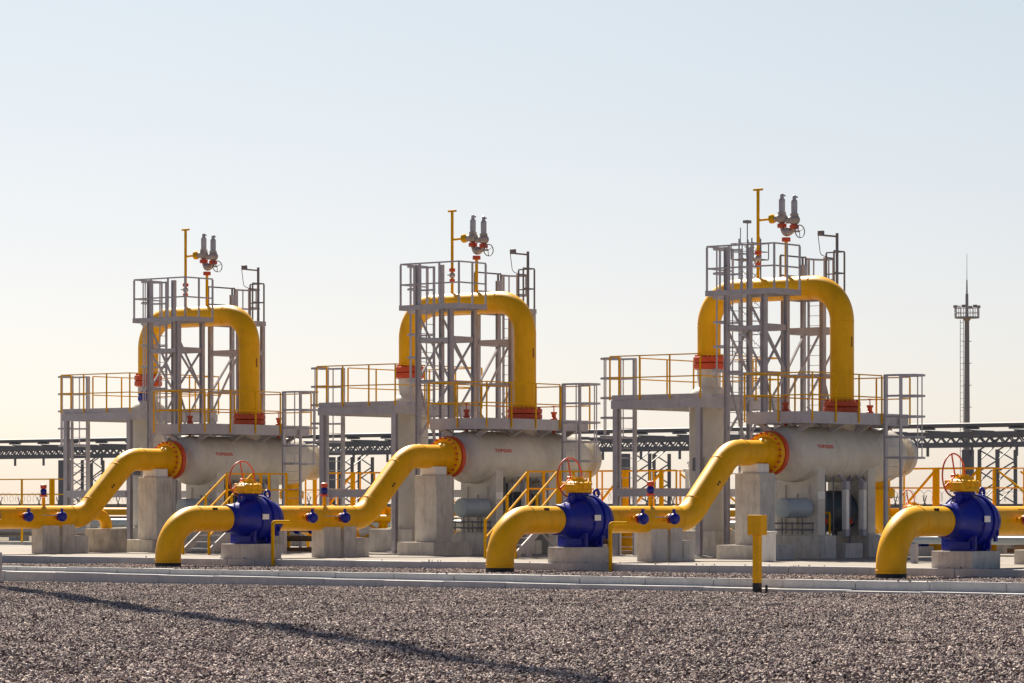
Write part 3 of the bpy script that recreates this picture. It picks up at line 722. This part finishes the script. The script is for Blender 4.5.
# gravel: crushed stones instanced over the visible yard
CU, CV, CH = -67.82, -54.78, 1.756
FW = Vector((.78015, .62559)); RT = Vector((.62559, -.78015))
rng = np.random.default_rng(5)
def stones(n, z0, z1, dens_pow):
    Z = np.sqrt(z0 ** 2 + rng.random(n) * (z1 ** 2 - z0 ** 2)); X = (rng.random(n) * 2 - 1) * (.178 * Z + 1.5)
    return CU + X * RT.x + Z * FW.x, CV + X * RT.y + Z * FW.y
u_, v_ = stones(430000, 36.5, 99, 1)
fore = u_ < -2.33; inner = (u_ > -1.6) & (u_ < 2.48)
zz = np.where(u_ > -30, -.37 - .0045 * np.clip(v_, -25, 30), -.37 - .0045 * np.clip(v_, -25, 30) * np.clip((u_ + 60) / 30, 0, 1))
zz = zz - .005 + wob(u_, v_) * np.clip((-2.6 - u_) / 1.5, 0, 1)
zz = np.where(inner, -.02, zz) + rng.random(len(u_)) * .022 + .004
near = np.hypot(u_, v_) ; keep = (fore | inner)
for vv in V.values(): keep &= ~(((u_) ** 2 + (v_ - vv) ** 2) < .42 ** 2)
stray = (rng.random(len(u_)) < .035) & (((u_ > -1.84) & (u_ < -1.66)) | ((u_ > 2.53) & (u_ < 2.7)))
zz = np.where(stray, np.where(u_ > 0, PAD + .02, .015), zz); keep |= stray
P = np.stack([u_[keep], v_[keep], zz[keep]], 1).astype(np.float32)
me = bpy.data.meshes.new('gravel_stones'); me.vertices.add(len(P)); me.vertices.foreach_set('co', P.ravel()); me.update()
GS = bpy.data.objects.new('gravel_stones', me); col.objects.link(GS); GS['kind'] = 'stuff'; GS['label'] = 'grey and tan crushed stones covering the yard'
gm = bpy.data.materials.new('gravel_stone'); gm.use_nodes = True
nt = gm.node_tree; b = nt.nodes['Principled BSDF']; b.inputs['Roughness'].default_value = .8
oi = nt.nodes.new('ShaderNodeObjectInfo'); cr = nt.nodes.new('ShaderNodeValToRGB'); cr.color_ramp.interpolation = 'LINEAR'
E = cr.color_ramp.elements; E[0].position = 0; E[0].color = (.06, .048, .052, 1); E[1].position = 1; E[1].color = (.92, .82, .72, 1)
for p, c in ((.25, (.175, .128, .118)), (.5, (.37, .275, .245)), (.72, (.47, .385, .355)), (.9, (.62, .5, .44))):
    e = E.new(p); e.color = (*c, 1)
nt.links.new(oi.outputs['Random'], cr.inputs[0])
tc = nt.nodes.new('ShaderNodeTexCoord'); nn = nt.nodes.new('ShaderNodeTexNoise'); nn.inputs['Scale'].default_value = 3
nt.links.new(tc.outputs['Object'], nn.inputs['Vector'])
mx = nt.nodes.new('ShaderNodeMixRGB'); mx.blend_type = 'MULTIPLY'; mx.inputs[0].default_value = .25
nt.links.new(cr.outputs[0], mx.inputs[1]); nt.links.new(nn.outputs['Fac'], mx.inputs[2]); n4 = nt.nodes.new('ShaderNodeTexNoise'); n4.inputs['Scale'].default_value = .35; n4.inputs['Detail'].default_value = 4
nt.links.new(oi.outputs['Location'], n4.inputs['Vector'])
m4 = nt.nodes.new('ShaderNodeMapRange'); m4.inputs[1].default_value = .3; m4.inputs[2].default_value = .7; m4.inputs[3].default_value = .72; m4.inputs[4].default_value = 1.2
nt.links.new(n4.outputs['Fac'], m4.inputs[0])
m5 = nt.nodes.new('ShaderNodeMixRGB'); m5.blend_type = 'MULTIPLY'; m5.inputs[0].default_value = 1
nt.links.new(mx.outputs[0], m5.inputs[1]); nt.links.new(m4.outputs[0], m5.inputs[2]); nt.links.new(m5.outputs[0], b.inputs['Base Color'])
ng = bpy.data.node_groups.new('gravel_scatter', 'GeometryNodeTree')
ng.interface.new_socket('Geometry', in_out='INPUT', socket_type='NodeSocketGeometry'); ng.interface.new_socket('Geometry', in_out='OUTPUT', socket_type='NodeSocketGeometry')
N = ng.nodes; L = ng.links
gi = N.new('NodeGroupInput'); go = N.new('NodeGroupOutput'); iop = N.new('GeometryNodeInstanceOnPoints'); jn = N.new('GeometryNodeJoinGeometry')
for k in range(5):
    ico = N.new('GeometryNodeMeshIcoSphere'); ico.inputs['Radius'].default_value = .5; ico.inputs['Subdivisions'].default_value = 1
    sp = N.new('GeometryNodeSetPosition'); rv = N.new('FunctionNodeRandomValue'); rv.data_type = 'FLOAT_VECTOR'
    rv.inputs[0].default_value = (-.16, -.16, -.16); rv.inputs[1].default_value = (.16, .16, .16); rv.inputs['Seed'].default_value = 11 + k
    L.new(ico.outputs[0], sp.inputs['Geometry']); L.new(rv.outputs[0], sp.inputs['Offset'])
    g2 = N.new('GeometryNodeGeometryToInstance'); L.new(sp.outputs[0], g2.inputs[0]); L.new(g2.outputs[0], jn.inputs[0])
L.new(gi.outputs[0], iop.inputs['Points']); L.new(jn.outputs[0], iop.inputs['Instance']); iop.inputs['Pick Instance'].default_value = True
rr = N.new('FunctionNodeRandomValue'); rr.data_type = 'FLOAT_VECTOR'; rr.inputs[1].default_value = (6.28, 6.28, 6.28); rr.inputs['Seed'].default_value = 3
L.new(rr.outputs[0], iop.inputs['Rotation'])
rs = N.new('FunctionNodeRandomValue'); rs.data_type = 'FLOAT_VECTOR'; rs.inputs[0].default_value = (.028, .024, .02); rs.inputs[1].default_value = (.088, .068, .056); rs.inputs['Seed'].default_value = 4
L.new(rs.outputs[0], iop.inputs['Scale'])
smn = N.new('GeometryNodeSetMaterial'); smn.inputs['Material'].default_value = gm
L.new(iop.outputs[0], smn.inputs[0]); L.new(smn.outputs[0], go.inputs[0])
md = GS.modifiers.new('scatter', 'NODES'); md.node_group = ng

# ------------------------------------------------------------------ background
# elevated pipe rack running along the row
pr = thing('pipe_rack', 'pipe rack', (98, 30, -.7), 'long dark elevated pipe rack on lattice supports across the background')
RX = 98.
m = MB()
for x in (RX, RX + 2):
    m.box(x - .1, x + .1, -75, 165, 5.52, 5.84).box(x - .1, x + .1, -75, 165, 4.98, 5.24)
    y = -75.
    while y < 165:
        m.beam((x, y, 5.2), (x, y + .32, 5.55), .07).beam((x, y + .32, 5.55), (x, y + .64, 5.2), .07); y += .64
m.build('truss', TRUSS, pr)
MB().tube((RX - .1, -75, 6.2), (RX - .1, 165, 6.2), .14, 12).build('pipe', TRUSS, pr)
m = MB(); y = -74.
while y < 165:
    m.box(RX - .3, RX + 2.3, y - .06, y + .06, 5.845, 5.93).box(RX - .3, RX + .1, y - .4, y + .4, 5.96, 6.06).box(RX - .14, RX - .02, y - .06, y + .06, 4.45, 4.97); y += 2.9
m.build('bracket', TRUSS, pr)
for y in (-8.4, 17.5, 43.3, 67.5, 91.5, 116.5, 141):
    m = MB()
    for a, b2 in ((0, 0), (2, 0), (0, 1.15), (2, 1.15)): m.box(RX + a - .08, RX + a + .08, y + b2 - .08, y + b2 + .08, -.74, 4.82)
    z = -.6
    while z < 4.3:
        for a in (0, 2): m.beam((RX + a, y, z), (RX + a, y + 1.15, z + .6), .07).beam((RX + a, y + 1.15, z + .6), (RX + a, y, z + 1.2), .07)
        for b2 in (0, 1.15): m.beam((RX, y + b2, z), (RX + 2, y + b2, z + 1.), .06)
        z += 1.2
    m.build('lattice_support', TRUSS, pr)
    MB().box(RX - .25, RX + .25, y + 1.65, y + 2.15, -.74, 4.82).build('column', TRUSS, pr)

# lighting masts
def make_mast():
    t = thing('lighting_mast', 'mast', (0, 0, -.7))
    MB().lathe((0, 0, 0), (0, 0, 1), [(-.75, .46), (14, .40), (27, .32), (27, 0)], 16).build('shaft', MASTM, t)
    l = MB()
    for y in (.55, 1.05): l.box(-.03, .03, y - .03, y + .03, 1, 27)
    z = 1.
    while z < 27: l.tube((0, .55, z), (0, 1.05, z), .03, 5); z += .8
    z = 3.
    while z < 27: l.tube((0, -.75, z), (0, .9, z), .05, 6); z += 3
    l.build('ladder', MASTM, t)
    p = MB().lathe((0, 0, 0), (0, 0, 1), [(26.7, .3), (27.15, .6), (27.15, 1.7), (27.35, 1.7), (27.35, 0)], 12)
    for k in range(12):
        a = R(30 * k); p.tube((1.65 * math.cos(a), 1.65 * math.sin(a), 27.3), (1.65 * math.cos(a), 1.65 * math.sin(a), 28.6), .05, 5)
    for z in (27.9, 28.6): p.torus((0, 0, z), (0, 0, 1), 1.65, .045, 24, 5)
    p.build('platform', MASTM, t)
    for k in range(6):
        a = R(60 * k + 15); x, y = 1.6 * math.cos(a), 1.6 * math.sin(a)
        MB().cbox(x - .22, x + .22, y - .22, y + .22, 28.55, 28.95, .05).tube((x, y, 27.3), (x, y, 28.56), .05, 6).build('floodlight', MASTM, t)
    MB().lathe((0, 0, 0), (0, 0, 1), [(27.35, .24), (30.5, .2), (30.5, .12), (32.4, .09), (32.4, .04), (36, .025), (36, 0)], 8).build('lightning_rod', MASTM, t)
    return t
MT = make_mast(); MT.location = (333.9, 187.6, -.7); MT.rotation_euler = (0, 0, 0)
tag(MT, 'tall slender lighting mast with floodlight platform and lightning rod, at right', 'mast', 'lighting masts')
m2 = dup(MT, label='near lighting mast left of the photo, its long shadow crossing the gravel'); m2.location = (-4.49, 14.9, -.4); m2.scale = (.82, .82, 2.05)
# its twin stands just outside the left edge and throws the long shadow

# lattice radio mast behind the right-hand arch
lm = thing('lattice_mast', 'mast', (204, 133.6, -.7), 'thin lattice radio mast seen behind the right-hand arch')
m = MB(); w = .75
for a, b2 in ((-w, -w), (w, -w), (w, w), (-w, w)): m.box(204 + a - .05, 204 + a + .05, 133.6 + b2 - .05, 133.6 + b2 + .05, -.7, 27.5)
z = 0.
while z < 27:
    for s in (-w, w):
        m.beam((204 + s, 133.6 - w, z), (204 + s, 133.6 + w, z + 1.3), .05).beam((204 - w, 133.6 + s, z), (204 + w, 133.6 + s, z + 1.3), .05)
        m.beam((204 + s, 133.6 - w, z), (204 + s, 133.6 + w, z), .05).beam((204 - w, 133.6 + s, z), (204 + w, 133.6 + s, z), .05)
    z += 1.3
m.build('lattice', MASTM, lm)
m = MB().box(202.7, 205.3, 132.3, 134.9, 25.4, 25.5)
for a in (-1.3, 0, 1.3):
    for b2 in (-1.3, 0, 1.3):
        if a or b2: m.box(204 + a - .04, 204 + a + .04, 133.6 + b2 - .04, 133.6 + b2 + .04, 25.5, 27)
for z in (26.2, 27):
    for s in (-1.3, 1.3): m.beam((204 + s, 132.3, z), (204 + s, 134.9, z), .06).beam((202.7, 133.6 + s, z), (205.3, 133.6 + s, z), .06)
m.build('platform', MASTM, lm)
MB().tube((204, 133.9, 25), (204, 133.9, 29.3), .06, 6).tube((203.7, 134.5, 27), (203.7, 134.5, 28.6), .05, 6).cbox(203.5, 204.3, 133.6, 134.1, 29.0, 29.3, .05).tube((204, 132.5, 26), (204, 132.5, 27.6), .1, 6).build('antenna', MASTM, lm)

# perimeter fence with razor wire
FX = 185.
pf = thing('perimeter_fence', 'fence', (FX, 60, -.7), 'concrete panel fence topped with coils of razor wire at the horizon')
m = MB(); y = -120.
while y < 260: m.box(FX - .06, FX + .06, y + .06, y + 2.94, -.74, 1.75 + random.uniform(-.03, .03)); y += 3
m.build('panel', FENCEM, pf)
m = MB(); y = -120.
while y < 262: m.box(FX - .1, FX + .1, y - .06, y + .06, -.74, 1.85).beam((FX, y, 1.85), (FX - .3, y, 2.5), .06).beam((FX, y, 1.85), (FX + .3, y, 2.5), .06); y += 3
m.build('post', FENCEM, pf, kind='stuff')
pts = []
n = 420 * 10
for i in range(n): a = 2 * math.pi * i / 10; pts.append((FX + .45 * math.cos(a), -120 + i * .09, 2.45 + .5 * math.sin(a)))
MB().sweep(pts, .022, 3, caps=False).build('razor_coil', MASTM, pf)

# dry scrub on the steppe
def scrub(name, n, ur, vr, hr, seed, label):
    rg = random.Random(seed); b = MB()
    for _ in range(n):
        x, y = rg.uniform(*ur), rg.uniform(*vr); h = rg.uniform(*hr); w = h * rg.uniform(.5, 1.1)
        for k in range(22):
            a = rg.uniform(0, 6.28); t = rg.random() ** .6
            px, py, pz = x + math.cos(a) * w * t, y + math.sin(a) * w * t, -.74 + h * rg.random() * (1.05 - .6 * t)
            s = rg.uniform(.1, .28); d = Vector([rg.uniform(-1, 1) for _ in range(3)]).normalized() * s; e = Vector([rg.uniform(-1, 1) for _ in range(3)]).normalized() * s
            c = Vector((px, py, pz)); b.add([c - d, c + e, c + d * .8, c - e * .6], [(0, 1, 2, 3)])
    o = b.build(name, SCRUB, kind='stuff'); o['label'] = label; return o
scrub('dry_scrub', 1500, (152, 184), (-70, 190), (.5, 1.9), 3, 'low dry scrub along the fence on the horizon')
scrub('dry_grass', 1500, (62, 146), (-60, 130), (.3, .95), 9, 'patchy dry brown grass tufts behind the pipelines')

# lamps at the right
def lamp(loc, label):
    t = thing('street_lamp', 'street lamp', loc, label); x, y, z = loc
    MB().lathe(loc, (0, 0, 1), [(0, .12), (11.6, .07), (11.6, 0)], 10).tube((x, y, z + 11.5), (x - .7, y + .9, z + 12.1), .04, 6).build('pole', MASTM, t)
    MB().sphere((x - .95, y + 1.2, z + 12.15), .5, 12, (.9, 1, .42)).build('lamp_head', MASTM, t)
    return t
lamp((167, 67.0, -.7), 'street lamp head on a tall pole at the right photo edge')
ol = thing('yard_lamp', 'lamp', (152.5, 62.3, -.7), 'short lamp post with a wide oval head in the right background')
MB().tube((152.5, 62.3, -.7), (152.5, 62.3, 3.2), .05, 8).build('pole', MASTM, ol)
MB().sphere((152.5, 62.3, 3.4), .5, 14, (1, 1, .45)).build('lamp_head', MASTM, ol)

# low pipelines on sleepers behind the units
def low_pipe(x, y0, y1, z, r, m_, label):
    t = thing('low_pipeline', 'pipeline', (x, (y0 + y1) / 2, 0), label)
    MB().tube((x, y0, z), (x, y1, z), r, 20).build('pipe', m_, t)
    b = MB(); y = y0 + 1
    while y < y1: b.cbox(x - .4, x + .4, y - .25, y + .25, 0, z - r + .02, .02); y += 3.6
    b.build('sleeper', CONC, t)
low_pipe(25.6, -22, 46, 1.02, .17, DRUM, 'blue-grey pipeline on low sleepers behind the yellow platforms')
low_pipe(27.2, -24, 50, .72, .26, GALV, 'thicker pale pipeline on sleepers, behind the blue-grey one')
t = thing('low_branch_pipe', 'pipe', (8.4, -10.4, PAD), 'low blue-grey pipe on short posts just behind the far right blue valve')
MB().tube((8.4, -14.4, .82), (8.4, -6.9, .82), .11, 20).build('pipe', DRUM, t)
for y in (-13.6, -11.2, -8.9, -7.2): MB().cbox(8.3, 8.5, y - .06, y + .06, PAD, .72, .01).build('post', STEEL, t)
low_pipe(31.5, -30, 60, 1.1, .2, BROWN, 'brown pipeline on sleepers, third behind the units')
low_pipe(38, -36, 66, 1.0, .25, STEELD, 'dark grey pipeline on sleepers, far behind the units')
low_pipe(50, -44, 80, 1.35, .22, YEL, 'yellow pipeline on sleepers, farthest behind the units')
solo(MB().cbox(8.9, 10.4, -11.5, -9.9, PAD - .05, .57, .02), 'equipment_plinth', CONC, 'grey concrete equipment plinth at the right photo edge', 'plinth')
def skid(x, y, label):
    t = thing('instrument_skid', 'skid', (x, y, PAD), label, 'instrument skids')
    f = MB()
    for a in (-.7, .7): f.box(x + a - .05, x + a + .05, y - .8, y + .8, PAD, PAD + .12)
    for b2 in (-.75, .75): f.box(x - .65, x + .65, y + b2 - .05, y + b2 + .05, PAD, PAD + .12)
    split(f, 'frame_beam', BROWN, t)
    for a in (-.62, .62):
        for b2 in (-.7, .7): MB().box(x + a - .035, x + a + .035, y + b2 - .035, y + b2 + .035, PAD + .121, PAD + 1.0).build('frame_post', YRAIL, t)
    for z, r, m_ in ((.42, .09, BROWN), (.7, .07, BEIGE), (.95, .06, BROWN)):
        MB().tube((x - .66, y - .85, PAD + z), (x - .66, y + .85, PAD + z), r, 12).build('header_pipe', m_, t)
    for b2 in (-.35, .3):
        q = MB().sphere((x - .66, y + b2, PAD + .7), .14, 12).lathe((x - .66, y + b2, PAD + .7), (0, 0, 1), [(.1, .05), (.3, .05)], 10).build('valve', BLUE, t)
        MB().torus((x - .66, y + b2, PAD + 1.02), (0, 0, 1), .12, .015, 18, 6).tube((x - .78, y + b2, PAD + 1.02), (x - .54, y + b2, PAD + 1.02), .012, 6).build('handwheel', RED, q)
    return t
SK = skid(15.9, 8.75, 'low brown skid of small pipes and valves left of the right-hand grey platform')
dup(SK, V[1], label='low brown skid of small pipes and valves left of the middle grey platform')
for k, (du_, dv_, lb) in enumerate(((12, 3.5, 'low brown skid farther back, behind the right-hand upright vessel'), (13, 15.2, 'low brown skid farther back, behind the middle upright vessel'), (12, -7.5, 'low brown skid farther back, below the right-hand ladder cage'),
        (14, 27.5, 'low brown skid farther back, near the left photo edge'))):
    dup(SK, dv_, label=lb, du=du_)
dup(SK, -18.3, label='low brown skid of small pipes seen beneath the far right yellow pipe', du=-4.2)
so = thing('orange_sign', 'sign', (15.0, -.4, 2.1), 'small orange square sign under the right-hand beige vessel')
MB().box(14.3, 14.33, -.52, -.3, 2.12, 2.42).build('plate', YRAIL, so); MB().tube((14.34, -.41, .86), (14.34, -.41, 2.4), .02, 6).build('post', STEEL, so)

# ------------------------------------------------------------------ light, sky, camera
EL = 44.; az = Vector((.5755, .8178)).normalized()
sd = Vector((az.x * math.cos(R(EL)), az.y * math.cos(R(EL)), math.sin(R(EL))))
ld = bpy.data.lights.new('sun', 'SUN'); ld.energy = 5.0; ld.angle = R(.42); ld.color = (1, .89, .74)
lo = bpy.data.objects.new('sun', ld); col.objects.link(lo); lo.rotation_euler = (-sd).to_track_quat('-Z', 'Y').to_euler()
w = bpy.data.worlds.new('World'); scene.world = w; w.use_nodes = True
nt = w.node_tree; bg = nt.nodes['Background']; sk = nt.nodes.new('ShaderNodeTexSky'); sk.sky_type = 'NISHITA'; sk.sun_disc = False
sk.sun_elevation = R(EL); sk.sun_rotation = math.atan2(az.x, az.y); sk.altitude = 100; sk.air_density = .5; sk.dust_density = 1.4; sk.ozone_density = 0
# thin pale haze in the air near the horizon, by direction in the sky
tc = nt.nodes.new('ShaderNodeTexCoord'); sx = nt.nodes.new('ShaderNodeSeparateXYZ'); nt.links.new(tc.outputs['Generated'], sx.inputs[0])
hz = nt.nodes.new('ShaderNodeMapRange'); hz.interpolation_type = 'SMOOTHSTEP'
hz.inputs[1].default_value = .12; hz.inputs[2].default_value = .5; hz.inputs[3].default_value = .42; hz.inputs[4].default_value = 0
nt.links.new(sx.outputs[2], hz.inputs[0])
tn = nt.nodes.new('ShaderNodeMixRGB'); tn.inputs[2].default_value = (8.5, 8.65, 8.35, 1)
hm = nt.nodes.new('ShaderNodeMapRange'); hm.inputs[1].default_value = 0; hm.inputs[2].default_value = .15; nt.links.new(sx.outputs[2], hm.inputs[0])
hc = nt.nodes.new('ShaderNodeMixRGB'); hc.inputs[1].default_value = (9.1, 7.95, 7.1, 1); hc.inputs[2].default_value = (7.6, 8.6, 7.9, 1)
nt.links.new(hm.outputs[0], hc.inputs[0]); nt.links.new(hc.outputs[0], tn.inputs[2]); # haze scatters forward: strong towards the sun's side of the sky, weak on the far side
vd = nt.nodes.new('ShaderNodeVectorMath'); vd.operation = 'DOT_PRODUCT'; vd.inputs[1].default_value = (az.x, az.y, 0); nt.links.new(tc.outputs['Generated'], vd.inputs[0])
fm = nt.nodes.new('ShaderNodeMapRange'); fm.inputs[1].default_value = -.2; fm.inputs[2].default_value = .9; fm.inputs[3].default_value = .08; fm.inputs[4].default_value = 1; nt.links.new(vd.outputs['Value'], fm.inputs[0])
hf = nt.nodes.new('ShaderNodeMath'); hf.operation = 'MULTIPLY'; nt.links.new(hz.outputs[0], hf.inputs[0]); nt.links.new(fm.outputs[0], hf.inputs[1])
nt.links.new(hf.outputs[0], tn.inputs[0]); nt.links.new(sk.outputs[0], tn.inputs[1]); nt.links.new(tn.outputs[0], bg.inputs[0]); bg.inputs[1].default_value = .05
cd = bpy.data.cameras.new('camera'); co = bpy.data.objects.new('camera', cd); col.objects.link(co)
co.location = (CU, CV, CH); co.rotation_euler = (R(90), 0, -math.atan2(.78015, .62559))
cd.sensor_width = 36; cd.lens = 3400 / 1024 * 36; cd.shift_y = 162.5 / 1024; cd.clip_start = 1; cd.clip_end = 9000
scene.camera = co
vs = scene.view_settings; vs.view_transform = 'Standard'; vs.look = 'None'; vs.gamma = 1; vs.use_curve_mapping = False; vs.exposure = 1.05
